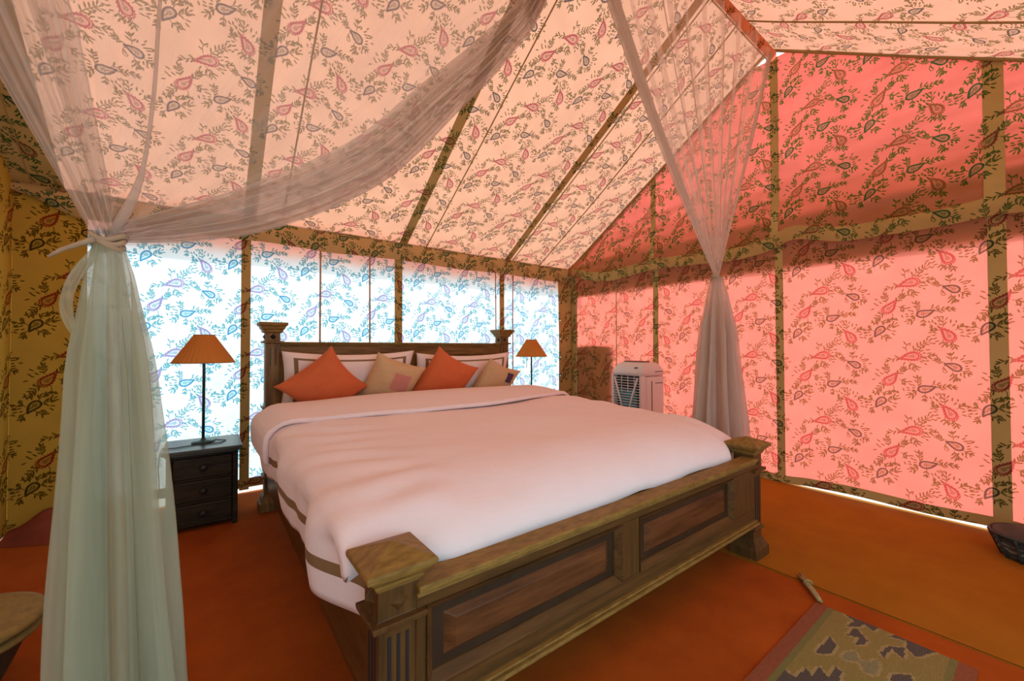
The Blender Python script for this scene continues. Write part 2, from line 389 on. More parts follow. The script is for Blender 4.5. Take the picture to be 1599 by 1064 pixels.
for xa, xb in ((.22,.282),(1.424,1.50),(2.634,2.70)): strip_b('band', xa, xb)
for x in (.778, 1.191, 2.58, 2.825): 
    MB().grid(lambda a, b: (a, bw(a, b)-.004, b), lin(x-.007, x+.007, 2), lin(.02, 2.05, 24)).build('seam', plain('red_seam', (.42,.10,.05), .9) if x > 2.8 else bpy.data.materials.get('seam_web') or plain('seam_web', (.45,.22,.12), .9), wb, smooth=True)
hem = MB().grid(lambda a, t: (a, bw(a, .05)-.003, bbot(a)+.07*t), lin(X0, X1, 120), [0, .5, 1], lambda a, t: (a/P, (bbot(a)+.07*t)/P))
hem.build('hem', m_dark, wb, smooth=True)
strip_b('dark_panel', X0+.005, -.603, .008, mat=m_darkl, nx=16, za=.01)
# corner flap with punched eyelet holes
eyes = [.30, .52, .75, .98, 1.21, 1.44, 1.67]
cf = MB(); xs = [3.525, 3.545, 3.553, 3.561, 3.60, 3.68, 3.752]
zz_ = sorted(set([.02]+[e+d for e in eyes for d in (-.008, .008)]+[1.85, 1.95, 2.06]))
def holed(a, b): return abs(a-3.549) < .005 and any(abs(b-e) < .008 for e in eyes)
o = len(cf.v)
cf.grid(lambda a, b: (a, bw(a, b)-.012-.02*max(0, (a-3.6)), b), xs, zz_, lambda a, b: (a/P, b/P))
cf_f = []; 
k = 0
for j in range(len(zz_)-1):
    for i in range(len(xs)-1):
        if not holed((xs[i]+xs[i+1])/2, (zz_[j]+zz_[j+1])/2): cf_f.append(cf.f[k])
        k += 1
cf.f = cf_f; cf.m = [0]*len(cf_f)
cf.build('corner_flap', m_dark, wb)
for e in eyes:
    MB().tube([(3.549+.010*math.cos(t), bw(3.549, e)-.0145, e+.010*math.sin(t)) for t in lin(0, 2*PI, 15)], .0022, 6).build('eyelet', m_eye, wb, smooth=True)
# valance along the back eave
def val(a, t):
    sag = .012*math.sin((a-X0)/1.2*PI)**2
    z = 2.092-sag-(.165+.008*nz(a*3, 1)-.105*sst(-.62, -.90, a))*t
    return (a, Y1-.035-.025*math.sin(t*PI)-.012*nz(a*5, t*2, 4), z)
MB().grid(val, lin(X0, X1, 100), lin(0, 1, 9), lambda a, t: (a/P+.31, (2.09-.165*t)/P+.2)).build('valance', cloth('valance_cotton', (.10,.06,.025), (.50,.36,.15), (.2,.6)), wb, smooth=True)

# right wall
GAP = lambda y: .038*(sst(1.26, 1.15, y))*1.0
def rbot(y): return .004+.019*(sst(-.1, .16, y))*(1-sst(1.15, 1.3, y))*(1+.25*math.sin(y*9))
def rw(y, z): return X1-.012*math.sin(y*5.1)*math.sin(z*1.5)-.008*nz(y*2, z*1.4, 7)
rz_ = lambda y, t: rbot(y)+(2.06-rbot(y))*t
wr = MB().grid(lambda y, t: (rw(y, rz_(y, t)), y, rz_(y, t)), lin(Y1, Y0, 120), lin(0, 1, 24), lambda y, t: (-y/P, rz_(y, t)/P)).build('wall_right', m_red, smooth=True)
tag(wr, kind='structure')
def strip_r(name, ya, yb, off=.004, za=.015, zb=2.03, mat=m_darkr, n=6, parent=wr):
    return MB().grid(lambda y, z: (rw(y, z)-off, y, z), lin(ya, yb, n), lin(za, zb, 24), lambda y, z: (-y/P, z/P)).build(name, mat, parent, smooth=True)
strip_r('band', 2.512, 2.451); strip_r('band', 1.362, 1.305); strip_r('band', -.98+.04, -1.0+.12)
strip_r('band', .222, .147, .006)
strip_r('corner_flap', 3.71, 3.60, .010)
for y in (2.987, 1.82): strip_r('seam', y+.006, y-.006, .004, mat=m_web, n=2)
strip_r('dark_panel', .085, -.42, .012)
MB().grid(lambda y, t: (rw(y, .05)-.004, y, rbot(y)+.012*0+.062*t), lin(Y1, Y0, 120), [0, .5, 1], lambda y, t: (-y/P, (rbot(y)+.062*t)/P)).build('hem', m_darkr, wr, smooth=True)
# gable above it, its scalloped hem hanging over the wall
hemz = [(0,1.86),(.08,1.863),(.19,1.888),(.323,1.864),(.538,1.863),(.916,1.87),(1.224,1.965),(1.395,1.89),(1.654,1.86),(2.0,1.885),(2.469,1.909),(2.673,1.892),(3.028,1.863),(3.308,1.90),(3.593,1.986),(3.719,2.03)]
def gz0(y):
    s = 0
    for d in (-.06, -.03, 0, .03, .06): s += interp(y+d if y+d > 0 else .3-(y+d), hemz)
    return s/5
def gx(y, z, t):
    wr_ = .014*nz(y*.9, z*13+y*1.2, 2)+.008*nz(y*2.2, z*26-y*2, 5)
    lip = .035*math.exp(-((z-gz0(y)-.06)/.07)**2)
    return X1-.03-wr_-lip*.8-.03*math.exp(-((z-gz0(y)-.2)/.15)**2)
def gab(y, t):
    z0 = gz0(y); top = min(roofz(y)-.004, RZ-.085); z = z0+(top-z0)*t
    return (gx(y, z, t), y, z)
m_gab = cloth('printed_cotton_red_gable', (.41, .058, .048), (.28, .14, .045), (oR[0]+.06, oR[1]+.05), ink=(.95, .5, 1.1))
gb = MB().grid(gab, lin(Y1, Y0, 110), [i/40 for i in range(41)], lambda y, t: (-y/P, gab(y, t)[2]/P)).build('gable', m_gab, wr, smooth=True)
m_dgab = cloth('printed_cotton_gable_doubled', None, TAN, (oR[0]+.06, oR[1]+.05))
for yc, hw in ((2.48,.028),(1.345,.03),(.185,.042)):
    def gs(y, t, yc=yc):
        q = gab(y, t); return (q[0]-.005, q[1], q[2])
    MB().grid(gs, lin(yc+hw, yc-hw, 4), lin(0.03, 1, 40), lambda y, t: (-y/P, gab(y, t)[2]/P)).build('band', m_dgab, wr, smooth=True)
def hl(y, t):
    z = gz0(y)+.105*t
    return (gx(y, z, 0)-.005, y, z)
MB().grid(hl, lin(Y1-.1, Y0, 110), lin(0, 1, 5), lambda y, t: (-y/P, (gz0(y)+.105*t)/P)).build('hem', cloth('gable_hem_cotton', (.10,.045,.02), (.46,.31,.11), (oR[0]+.06, oR[1]+.05), ink=(.8,.8,.8)), wr, smooth=True)

# left and front walls, mostly outside the frame
m_front = cloth('printed_cotton_front', (.62, .27, .21), (.22, .14, .08), (.1, .2))
wl = MB().grid(lambda y, t: (X0, y, (roofz(y)-.005)*t), lin(Y0, Y1, 24), lin(0, 1, 12), lambda y, t: (y/P, roofz(y)*t/P)).build('wall_left', m_front, smooth=False)
tag(wl, kind='structure')
MB().grid(lambda y, t: (X0+.004, y, .01+(roofz(y)-.02)*t), lin(2.2, Y1, 14), lin(0, 1, 12), lambda y, t: (y/P, roofz(y)*t/P)).build('dark_panel', m_darkl, wl)  # opaque sheet added to keep this end of the glowing wall dark
wf = MB()
for xa, xb, za, zb in ((X0, -.85, 0, 2.08), (-.85, 2.1, 2.0, 2.08), (2.1, X1, 0, 2.08)):
    wf.grid(lambda a, b: (a, Y0, b), lin(xa, xb, 14), lin(za, zb, 10), lambda a, b: (a/P, b/P))
tag(wf.build('wall_front', m_front), kind='structure')

# roof slopes
def rsag(x, d):      # cloth bellies down between the webbing bands
    ph = (x-.27)/1.21
    return .035*math.sin(ph*PI)**2*math.sin(min(1, max(0, d))*PI)**.7+.008*nz(x*2.4, d*4, 9)
def rb(x, t, off=0):
    y = Y1+(RY-Y1)*t; return (x, y-off*.5, roofz(max(y, RY+1e-6))-rsag(x, t)-off)
L_ = math.hypot(Y1-RY, RZ-EZ)
def rf(x, t, off=0):
    y = Y0+(RY-Y0)*t; return (x, y+off*.5, EZ+K*(y-Y0)-rsag(x, t)-off-.05*math.sin(t*PI)*sst(2.9, 3.3, x)*0)
uvr = lambda x, t: (x/P, t*L_/P)
cb = MB().grid(rb, lin(X0, X1, 140), lin(0, 1, 40), uvr).build('ceiling', m_roof, smooth=True); tag(cb, kind='structure')
m_rooff = cloth('printed_cotton_front_slope', (.56, .185, .105), (.20, .09, .035), (.7, .4), ink=(.6,.9,.9))
cf_ = MB().grid(rf, lin(X0, X1, 140), lin(0, 1, 40), uvr).build('ceiling', m_rooff, smooth=True); tag(cf_, kind='structure')
for xc, hw in ((.27,.041),(1.50,.040),(2.73,.038)):
    MB().grid(lambda x, t: rb(x, t, .006), lin(xc-hw, xc+hw, 5), lin(0, 1, 40), uvr).build('band', m_darkroof, cb, smooth=True)
    MB().grid(lambda x, t: rf(x, t, .006), lin(xc-hw, xc+hw, 5), lin(0, 1, 40), uvr).build('band', m_darkroof, cf_, smooth=True)
for x in (-.84, .485, 1.735, 2.80, 3.2):
    MB().tube([Vector(rb(x, t))-Vector((0,.004,.006)) for t in lin(.0, 1, 40)], .0055, 6).build('seam', m_web, cb, smooth=True)
    MB().tube([Vector(rf(x, t))-Vector((0,-.004,.006)) for t in lin(.0, 1, 40)], .0055, 6).build('seam', m_web, cf_, smooth=True)
MB().grid(lambda x, t: rb(x, t, .010), lin(X0, -.70, 14), lin(0, 1, 40), uvr).build('dark_panel', m_darkroof, cb, smooth=True)  # opaque dark sheet in place of the shade falling on the roof from outside
MB().grid(lambda x, t: rb(x, t, .012), lin(X0, X1, 120), lin(0, .012, 3), uvr).build('hem', m_web, cb, smooth=True)
def rid(x, t):       # cloth edge that hangs below the ridge
    return (x, RY-.03-.03*math.sin(t*PI), RZ-.02-(.10+.02*math.sin(x*2.2)+.006*nz(x*6, 0))*t)
MB().grid(rid, lin(X0, X1-.06, 90), lin(0, 1, 8), lambda x, t: (x/P, t*.2)).build('ridge_valance', m_rooff, cf_, smooth=True)
MB().tube([(x, RY-.02, rid(x, 1)[2]) for x in lin(X0, X1-.06, 60)], .006, 6).build('ridge_cord', m_web, cf_, smooth=True)
# rakes where slope meets gable
for yA, yB in ((Y1, RY+.03), (RY-.03, Y0)):
    MB().tube([(X1-.05, yA+(yB-yA)*t, roofz(yA+(yB-yA)*t)-.012) for t in lin(0, 1, 30)], .012, 6).build('rake_cord', m_web, wr, smooth=True)
# unseen eave and valance sheets outside the walls, shaped to shade and tint them
def outer(name, quads, mat):
    mb = MB()
    for q in quads: mb.add(q, [(0,1,2,3)])
    tag(mb.build(name, mat, solid=.003), kind='structure')
outer('shade_sheet_1', [[(X0-.2,Y1+.03,2.16),(X1+.3,Y1+.03,2.16),(X1+.3,Y1+.12,2.11),(X0-.2,Y1+.12,2.11)], [(X0-.2,Y1+.06,2.10),(X1+.3,Y1+.06,2.10),(X1+.3,Y1+.09,1.84),(X0-.2,Y1+.09,1.84)]], m_outred)
outer('shade_sheet_2', [[(X1+.26,Y0-.2,2.46),(X1+.26,Y1+.1,2.46),(X1+.02,Y1+.1,1.74),(X1+.02,Y0-.2,1.74)]], m_canvas)
outer('shade_sheet_3', [[(X1+.03,3.72,0),(X1+.03,3.06,0),(X1+.03,3.06,1.13),(X1+.03,3.72,1.13)]], m_canvas)  # unseen patch added to cast the shadow of something standing outside

# ------------------------------------------------------------------ bed
bed = empty('bed', (1.36, 2.1, 0))
tag(bed, 'large carved dark wood bed with square capped posts and panelled footboard', 'bed')
BO = Matrix.Translation((-1.36, -2.1, 0))
def bpart(mb, name, mat, parent=bed, bevel=.004, **kw):
    o = mb.build(name, mat, parent, bevel=bevel, xf=BO, **kw); return o
def boss(mb, x, y, z, dx, dy, r=.024, h=.016):
    if dy: 
        c = y+dy*h; q = [(x-r,y,z),(x,y,z-r),(x+r,y,z),(x,y,z+r),(x,c,z)]
    else:
        c = x+dx*h; q = [(x,y-r,z),(x,y,z-r),(x,y+r,z),(x,y,z+r),(c,y,z)]
    mb.add(q, [(0,1,4),(1,2,4),(2,3,4),(3,0,4),(3,2,1,0)])
for px_ in (.375, 2.335):
    y = .993
    p_ = bpart(MB().stack(px_, y, [(.10,.047),(.14,.047),(.142,.058),(.156,.058),(.158,.047),(.445,.047),(.447,.066),(.462,.068),(.464,.050),(.535,.050)]), 'foot_post', m_wz, bevel=.003)
    bpart(MB().stack(px_, y, [(0,.074),(.052,.074),(.06,.068),(.085,.056),(.102,.049)]), 'base', m_wz, p_)
    bpart(MB().stack(px_, y, [(.533,.052),(.545,.060),(.552,.060),(.565,.074),(.572,.074),(.574,.085),(.586,.087),(.592,.084),(.622,.002)]), 'cap', m_cap, p_, bevel=.0025)
    for q in ((px_, y-.050, .50, 0, -1), (px_-.050, y, .50, -1, 0), (px_+.05, y, .50, 1, 0)):
        bb = MB(); boss(bb, *q); bpart(bb, 'boss', m_wz, p_, bevel=0)
    for d in (-.022, 0, .022):
        bpart(MB().box(px_+d-.004, px_+d+.004, y-.0488, y-.046, .18, .42), 'flute', m_black, p_, bevel=0)
        s = -1 if px_ < 1 else 1
        bpart(MB().box(px_+s*.0475-.0014, px_+s*.0475+.0014, y+d-.004, y+d+.004, .18, .42), 'flute', m_black, p_, bevel=0)
for px_ in (.375, 2.335):
    y = 3.25
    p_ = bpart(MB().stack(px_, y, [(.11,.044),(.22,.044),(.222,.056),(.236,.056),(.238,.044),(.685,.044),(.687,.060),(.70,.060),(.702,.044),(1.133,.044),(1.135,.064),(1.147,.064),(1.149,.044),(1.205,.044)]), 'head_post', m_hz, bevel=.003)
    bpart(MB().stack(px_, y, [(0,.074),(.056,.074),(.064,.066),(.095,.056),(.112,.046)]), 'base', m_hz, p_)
    bpart(MB().stack(px_, y, [(1.203,.048),(1.212,.060),(1.224,.060),(1.232,.070),(1.246,.072),(1.252,.080),(1.258,.086),(1.272,.087),(1.276,.083)]), 'cap', m_cap, p_, bevel=.0025)
    for q in ((px_, y-.044, 1.177, 0, -1, .02, .014), (px_-.044, y, 1.177, -1, 0, .02, .014)):
        bb = MB(); boss(bb, *q); bpart(bb, 'boss', m_black, p_, bevel=0)
    for d in (-.015, .015): bpart(MB().box(px_+d-.003, px_+d+.003, y-.0458, y-.043, .98, 1.10), 'flute', m_black, p_, bevel=0)
# footboard
xa, xb, yf, yb = .418, 2.292, .940, .985
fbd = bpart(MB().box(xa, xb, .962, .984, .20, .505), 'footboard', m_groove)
bpart(MB().box(xa, xb, .922, 1.0, .505, .524).box(xa, xb, .932, .99, .492, .505), 'top_rail', m_cap, fbd)
bpart(MB().box(xa, xb, yf, .966, .462, .492), 'upper_rail', m_wx, fbd)
bpart(MB().box(xa, xb, yf, .966, .200, .258), 'lower_rail', m_wx, fbd)
bpart(MB().box(xa, xb, .915, .985, .186, .199).box(xa, xb, .925, .97, .199, .207), 'ledge_moulding', m_cap, fbd)
for a, b in ((xa, .445), (1.206, 1.308), (2.060, xb)): bpart(MB().box(a, b, yf+.0005, .966, .258, .462), 'stile', m_wz, fbd)
def frame(mb, a, b, y0, y1, z0, z1, wd, proud):     # sloping picture-frame moulding
    for q in (((a, z0), (b, z0), (b-wd, z0+wd), (a+wd, z0+wd)), ((b, z0), (b, z1), (b-wd, z1-wd), (b-wd, z0+wd)),
              ((b, z1), (a, z1), (a+wd, z1-wd), (b-wd, z1-wd)), ((a, z1), (a, z0), (a+wd, z0+wd), (a+wd, z1-wd))):
        (ax, az), (bx, bz), (cx_, cz), (dx, dz) = q
        mb.add([(ax,y0-proud,az),(bx,y0-proud,bz),(cx_,y1-.004,cz),(dx,y1-.004,dz),(ax,y1+.004,az),(bx,y1+.004,bz),(cx_,y1+.004,cz),(dx,y1+.004,dz)],
               [(0,1,2,3),(7,6,5,4),(0,4,5,1),(1,5,6,2),(2,6,7,3),(3,7,4,0)])
for a, b in ((.445, 1.206), (1.308, 2.060)):
    fm = MB(); frame(fm, a, b, yf, .962, .258, .462, .024, .006); bpart(fm, 'moulding', m_wx, fbd, bevel=.002)
    mb = MB(); i_ = .070; j_ = .086
    mb.add([(a+i_-.014,.963,.258+.046),(b-i_+.014,.963,.258+.046),(b-i_+.014,.963,.462-.046),(a+i_-.014,.963,.462-.046),
            (a+j_,.946,.258+.064),(b-j_,.946,.258+.064),(b-j_,.946,.462-.064),(a+j_,.946,.462-.064)],
           [(4,5,6,7),(0,1,5,4),(1,2,6,5),(2,3,7,6),(3,0,4,7)])
    bpart(mb, 'panel', m_pan, fbd, bevel=.002)
# headboard
xa, xb = .415, 2.295
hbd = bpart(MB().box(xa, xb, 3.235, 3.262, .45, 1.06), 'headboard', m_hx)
bpart(MB().box(xa, xb, 3.200, 3.30, 1.130, 1.143).box(xa, xb, 3.215, 3.285, 1.118, 1.130), 'top_rail', m_cap, hbd)
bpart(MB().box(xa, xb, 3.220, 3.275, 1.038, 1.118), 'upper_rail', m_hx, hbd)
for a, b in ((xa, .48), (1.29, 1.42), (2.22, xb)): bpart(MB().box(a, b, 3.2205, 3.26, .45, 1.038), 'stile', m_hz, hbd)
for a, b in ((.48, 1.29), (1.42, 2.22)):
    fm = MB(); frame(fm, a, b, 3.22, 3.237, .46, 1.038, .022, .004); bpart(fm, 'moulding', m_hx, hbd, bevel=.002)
for x in (.345, 2.325):
    bpart(MB().box(x, x+.035, 1.04, 3.206, .16, .40), 'side_rail', m_wy)
bpart(MB().box(.385, 2.32, 1.0, 3.22, .26, .30), 'slat_deck', m_wx)

# mattress, duvet
MX = MB(); MX.box(.42, 2.29, 1.09, 3.195, .305, .535)
mt = MX.build('mattress', m_white, bevel=.09); tag(mt, 'thick white mattress under the duvet, lying in the wooden bed frame', 'mattress')

SPROF = [(-.02,-.22),(-.03,-.16),(-.034,-.10),(-.030,-.05),(-.012,-.018),(.02,.000),(.06,.010)]   # (x from left edge, z from edge height)
XL, XR = .30, 2.385
def prof(s):        # s in 0..1 across the bed -> x, dz, side factor
    if s < .2:
        t = s/.2*(len(SPROF)-1); i = min(len(SPROF)-2, int(t)); f = t-i
        x = SPROF[i][0]*(1-f)+SPROF[i+1][0]*f; z = SPROF[i][1]*(1-f)+SPROF[i+1][1]*f
        return XL+x, z
    if s > .8:
        a, b = prof(1-s); return XL+XR-a, b
    t = (s-.2)/.6; x = XL+.06+(XR-XL-.12)*t
    return x, .010+.022*math.sin(t*PI)
def edgez(y): return .655+.048*sst(1.1, 2.7, y)
def duvet_pt(s, v, off=0):
    x, dz = prof(s); 
    ex = min(x-.30, 2.40-x)
    yend = 1.004+.070*(1-sst(.10, .26, ex))
    y = 2.93+(yend-2.93)*v
    ez = edgez(y)
    # front roll down behind the footboard
    d = (y-yend); roll = 1 if d > .34 else math.sqrt(max(0, 1-(1-d/.34)**2.2))
    base = .525 if dz > -.02 else .525+min(0, dz)
    top = ez+dz
    ws = sst(-.012, -.085, dz)
    z = (base+(top-base)*roll)*(1-ws)+(top-.035*(1-roll)-.06*sst(1.5, 1.1, y)*(-dz/.22))*ws
    # puffs and creases
    wr_ = .010*nz(x*2.1, y*2.6, 1)+.004*nz(x*6, y*5, 2)
    lft = math.exp(-((x-.42)/.16)**2) if x < 1.2 else 0
    wr_ += lft*.017*math.sin(y*38+7*nz(y*2, x*3)+x*20)*(.55+.6*nz(y*3, x*4, 2)); wr_ += .006*nz(x*3+y*2, y*9, 3)*math.exp(-((x-.5)/.35)**2)
    rgt = math.exp(-((2.3-x)/.12)**2); wr_ += rgt*.004*math.sin(y*21+x*10)
    if d < .3: wr_ += .010*nz(x*4, y*3, 8)*(1-d/.3)
    sg = -1 if s < .5 else 1
    tuck = .085*sst(1.30, 1.09, y)*ws
    sidef = sg*.016*math.sin(y*11+1.5*nz(y*3, 5))*ws
    z += (.018*math.sin(y*7+2*nz(y*2, 8))*min(1, max(0, -dz/.2)))*ws
    return (x+sg*wr_*.8*ws+sidef-sg*tuck, y, z+wr_*(1-ws)+off)
ss = sorted(set([i/100 for i in range(101)]+[.040, .057, .943, .960]))
dv = MB().grid(lambda s, v: duvet_pt(s, v), ss, [1-(1-i/110)**1.25 for i in range(111)],
     None, lambda s, v: 1 if (.040 < s < .057 or .943 < s < .960) else 0)
do = dv.build('duvet', [m_white, m_stripe], smooth=True); tag(do, 'white duvet with a brown border stripe spread over the whole bed', 'duvet')
k = do.modifiers.new('thick', 'SOLIDIFY'); k.thickness = .012; k.offset = -1
def foldpt(s, q):   # turned-down top edge: q 0..1 over the top and round its front lip
    x, dz = prof(.03+.94*s)
    yf_ = 2.32-.17*math.sin(PI*min(1, max(0, (x-.3)/2.1)))+.10*sst(1.4, 2.35, x)
    if q < .8: t = q/.8; y = 2.94+(yf_-2.94)*t; h = .034*(1-.2*t)+.012*math.sin(t*PI)
    else:
        a = (q-.8)/.2*PI; y = yf_-.016*math.sin(a); h = .0165+.0145*math.cos(a)
    z = edgez(y)+dz
    nxv = -1 if s < .12 else (1 if s > .88 else 0)
    wz = .006*nz(x*3, y*3, 11)
    if q < .15: h -= .05*(1-q/.15)**2
    return (x+nxv*(h*1.0+.008), y, z+(h if not nxv else h*.5)+wz+.012*(0 if nxv else 1))
fo = MB().grid(foldpt, lin(0, 1, 90), lin(0, 1, 40)).build('turned_down_fold', m_white, do, smooth=True)

# pillows and cushions -------------------------------------------------
def pillow_mesh(W, H, T, pinch, n=36, stripe=None, sag=0, seed=0):
    us = lin(-1, 1, n+1)
    if stripe: us = sorted(set(us+[-stripe[1], -stripe[0], stripe[0], stripe[1]]))
    vs2 = list(us)
    def pt(u, v, side):
        a, b = abs(u), abs(v)
        t = ((1-a**2.6)*(1-b**2.6)); t = max(0, t)**.55
        k = 1-pinch*(1-b**2)*(a**3); k2 = 1-pinch*(1-a**2)*(b**3)
        w_ = T/2*t+.004
        w_ += .010*nz(u*2.2+seed, v*2.2, side)*t+.006*math.sin((u+v)*9+seed)*t*(a*b)
        return (u*k*W/2, side*w_, v*k2*H/2-sag*(1-u*u)*max(0, v))
    mb = MB()
    def mi(u, v):
        if not stripe: return 0
        m = max(abs(u), abs(v)); return 1 if stripe[0] < m < stripe[1] else 0
    mb.grid(lambda u, v: pt(u, v, -1), us, vs2, None, mi)
    back = MB().grid(lambda u, v: pt(u, v, 1), us, vs2)
    back.f = [f[::-1] for f in back.f]
    mb.add(back.v, back.f, 0, back.uv)
    # close the rim
    n1 = len(us); o2 = n1*n1; rim = [i for i in range(n1)]+[j*n1+n1-1 for j in range(1, n1)]+[(n1-1)*n1+i for i in range(n1-2, -1, -1)]+[j*n1 for j in range(n1-2, 0, -1)]
    for i, a in enumerate(rim):
        b = rim[(i+1) % len(rim)]; mb.f.append((a, a+o2, b+o2, b)); mb.m.append(0)
    return mb, pt
def place(o, c, yaw, lean, roll):
    o.matrix_world = Matrix.Translation(c) @ Matrix.Rotation(yaw, 4, 'Z') @ Matrix.Rotation(-lean, 4, 'X') @ Matrix.Rotation(roll, 4, 'Y')
D = math.radians
for c, lab in (((.875, 3.135, .855), 'white pillow with a brown border stripe leaning on the headboard at left, behind the orange cushion with the lowest left corner'),
               ((1.83, 3.135, .835), 'white pillow with a brown border stripe at the far right end of the headboard')):
    mb, _ = pillow_mesh(.93, .46, .14, .05, 34, (.80, .86), .02, c[0])
    o = mb.build('pillow', [m_white2, m_stripe], smooth=True); place(o, Vector(c), 0, D(-14), 0)
    tag(o, 'white pillow with brown border stripe behind the larger orange cushion nearest the left head post' if c[0] < 1 else 'white pillow with brown border stripe leaning at the far right of the headboard', 'pillow', 'striped pillows against the headboard')
cush = [
 ((.655, 2.985, .838), 0, -24, -42, .430, .17, m_orange, None, 'bright orange cushion standing on its corner at the left head post', .15),
 ((1.125, 3.005, .835), -5, -24, 20, .405, .15, m_beige, (m_patchp, .16, .26, .33, .33), 'beige linen cushion with a square pink patch between the two orange cushions', .12),
 ((1.575, 3.005, .830), 0, -22, 26, .46, .17, m_orange, None, 'orange cushion between the two beige patched cushions', .14),
 ((2.055, 2.985, .785), 0, -26, 21, .40, .13, m_beige, (m_patchb, .36, .58, .20, .24), 'beige cushion with a dark navy patch at the right head post', .13)]
for c, yaw, lean, roll, sz, th, mat, pm, lab, pin in cush:
    mb, pt = pillow_mesh(sz, sz, th, pin, 30, None, 0, c[0]*7)
    o = mb.build('cushion', mat, smooth=True); place(o, Vector(c), D(yaw), D(lean), D(roll))
    tag(o, lab, 'cushion', 'cushions along the head of the bed')
    if pm:
        m_, u0, v0, hu, hv = pm
        MB().grid(lambda u, v: (pt(u, v, -1)[0], pt(u, v, -1)[1]-.003, pt(u, v, -1)[2]), lin(u0-hu, u0+hu, 9), lin(v0-hv, v0+hv, 9)).build('patch', m_, o, smooth=True)

# ------------------------------------------------------------------ nightstands and lamps
def nightstand(loc, lab):
    r = empty('nightstand', loc); tag(r, lab, 'nightstand')
    MB().box(-.195, .20, -.205, .205, .468, .490).box(-.18, .185, -.195, .20, .456, .468).build('top', m_dktop, r, bevel=.005)
    MB().box(-.172, .178, -.150, .19, .02, .456).build('body', m_dk, r, bevel=.003)
    for x in (-.172, .150): MB().box(x, x+.028, -.182, -.15, 0, .456).build('stile', m_dk, r, bevel=.003)
    for z0, z1 in ((.030,.045),(.163,.175),(.300,.312),(.440,.456)): MB().box(-.144, .150, -.178, -.15, z0, z1).build('rail', m_dk, r, bevel=.002)
    for z0, z1 in ((.047,.161),(.177,.298),(.314,.438)):
        d = MB().box(-.141, .147, -.187, -.15, z0, z1).build('drawer', m_dk, r, bevel=.006)
        kb = MB().lathe([(.006,0),(.008,.008),(.018,.013),(.020,.020),(.014,.026),(.002,.028)], 18)
        kb.v = [(x+.003, -.187-z, y+(z0+z1)/2) for x, y, z in kb.v]
        kb.build('knob', m_black, d, smooth=True)
    return r
def lamp(loc, lab, chain):
    r = empty('table_lamp', loc); tag(r, lab, 'lamp', 'matching bedside lamps')
    MB().lathe([(.062,0),(.064,.004),(.058,.010),(.02,.014),(.012,.022),(.008,.03)], 28).build('base', m_pole, r, smooth=True)
    MB().lathe([(.0085,.02),(.0085,.60),(.006,.62)], 14).build('pole', m_pole, r, smooth=True)
    n = 140
    sh = MB().lathe([(.168-.113*t, .517+.178*t) for t in lin(0, 1, 12)], n, rf=lambda a, i: 1+.016*math.sin(a*35), cap=False)
    sh.f = sh.f; s_ = sh.build('shade', m_shade, r, smooth=True)
    for rr, z in ((.1685, .517), (.0555, .695)):
        MB().tube([(rr*math.cos(t), rr*math.sin(t), z) for t in lin(0, 2*PI, 41)], .0032, 6).build('trim_ring', m_shade2, s_, smooth=True)
    for a in (0, 2*PI/3, 4*PI/3): MB().tube([(0,0,.62),(.055*math.cos(a), .055*math.sin(a), .692)], .0018, 5).build('shade_spider', m_pole, s_)
    if chain: MB().tube([(-.11,-.06,.52),(-.112,-.06,.45),(-.112,-.06,.40)], .0022, 6).build('pull_cord', m_cord, r, smooth=True)
    return r
nightstand((0, 3.295, 0), 'small dark wooden nightstand with three drawers left of the bed')
nightstand((2.80, 3.36, 0), 'dark wooden nightstand beyond the far side of the bed, under the right lamp')
l1 = lamp((0, 3.33, .490), 'lamp with pleated tan shade on the dark nightstand left of the bed', False)
MB().tube([(-.05,-.06,.006),(.0,-.11,.004),(.09,-.10,.004),(.12,-.03,.004),(.06,.03,.004),(-.05,-.09,.004),(-.14,-.12,.004),(-.197,-.10,.005),(-.207,-.09,-.03),(-.215,-.07,-.12),(-.21,-.05,-.24),(-.222,-.06,-.32),(-.215,-.02,-.42),(-.23,.05,-.482)], .003, 6).build('cord', m_cord, l1, smooth=True)
lamp((2.80, 3.36, .490), 'lamp with pleated tan shade beyond the far right bed post', True)

# ------------------------------------------------------------------ air cooler
ac = empty('air_cooler', (3.27, 2.36, 0), D(-6)); ac.scale = (1, 1.03, 1.045); tag(ac, 'white plastic tower air cooler with a slatted grille in the far corner beyond the bed', 'air cooler')
# local frame: front is -X, width along Y (+Y = viewer's left)
def rr_prof(z, x0, x1, hw, r=.035, n=5):
    pts = []
    for cx_, cy_, a0 in ((x1-r, hw-r, 0), (x0+r, hw-r, PI/2), (x0+r, -hw+r, PI), (x1-r, -hw+r, 1.5*PI)):
        for i in range(n+1):
            a = a0+PI/2*i/n; pts.append((cx_+r*math.cos(a), cy_+r*math.sin(a), z))
    return pts
def loft(mb, rings):
    n = len(rings[0]); vs_ = [p for r in rings for p in r]; fs = []
    for i in range(len(rings)-1):
        for k in range(n): fs.append((i*n+k, i*n+(k+1) % n, (i+1)*n+(k+1) % n, (i+1)*n+k))
    fs.append(tuple(range(n-1, -1, -1))); m = (len(rings)-1)*n; fs.append(tuple(range(m, m+n))); return mb.add(vs_, fs)
rings = [rr_prof(z, -.155+dx, .165-dx2, .175-dw) for z, dx, dx2, dw in ((.04,.01,0,.01),(.08,0,0,0),(.48,.0,0,0),)]
loft(MB(), rings).build('lower_body', m_cool, ac, smooth=False, bevel=.003)
rings = [rr_prof(z, -.10+dx, .165-dx2, .175-dw) for z, dx, dx2, dw in ((.48,0,0,0),(.80,0,0,0),)]
loft(MB(), rings).build('rear_body', m_cool, ac, bevel=.003)
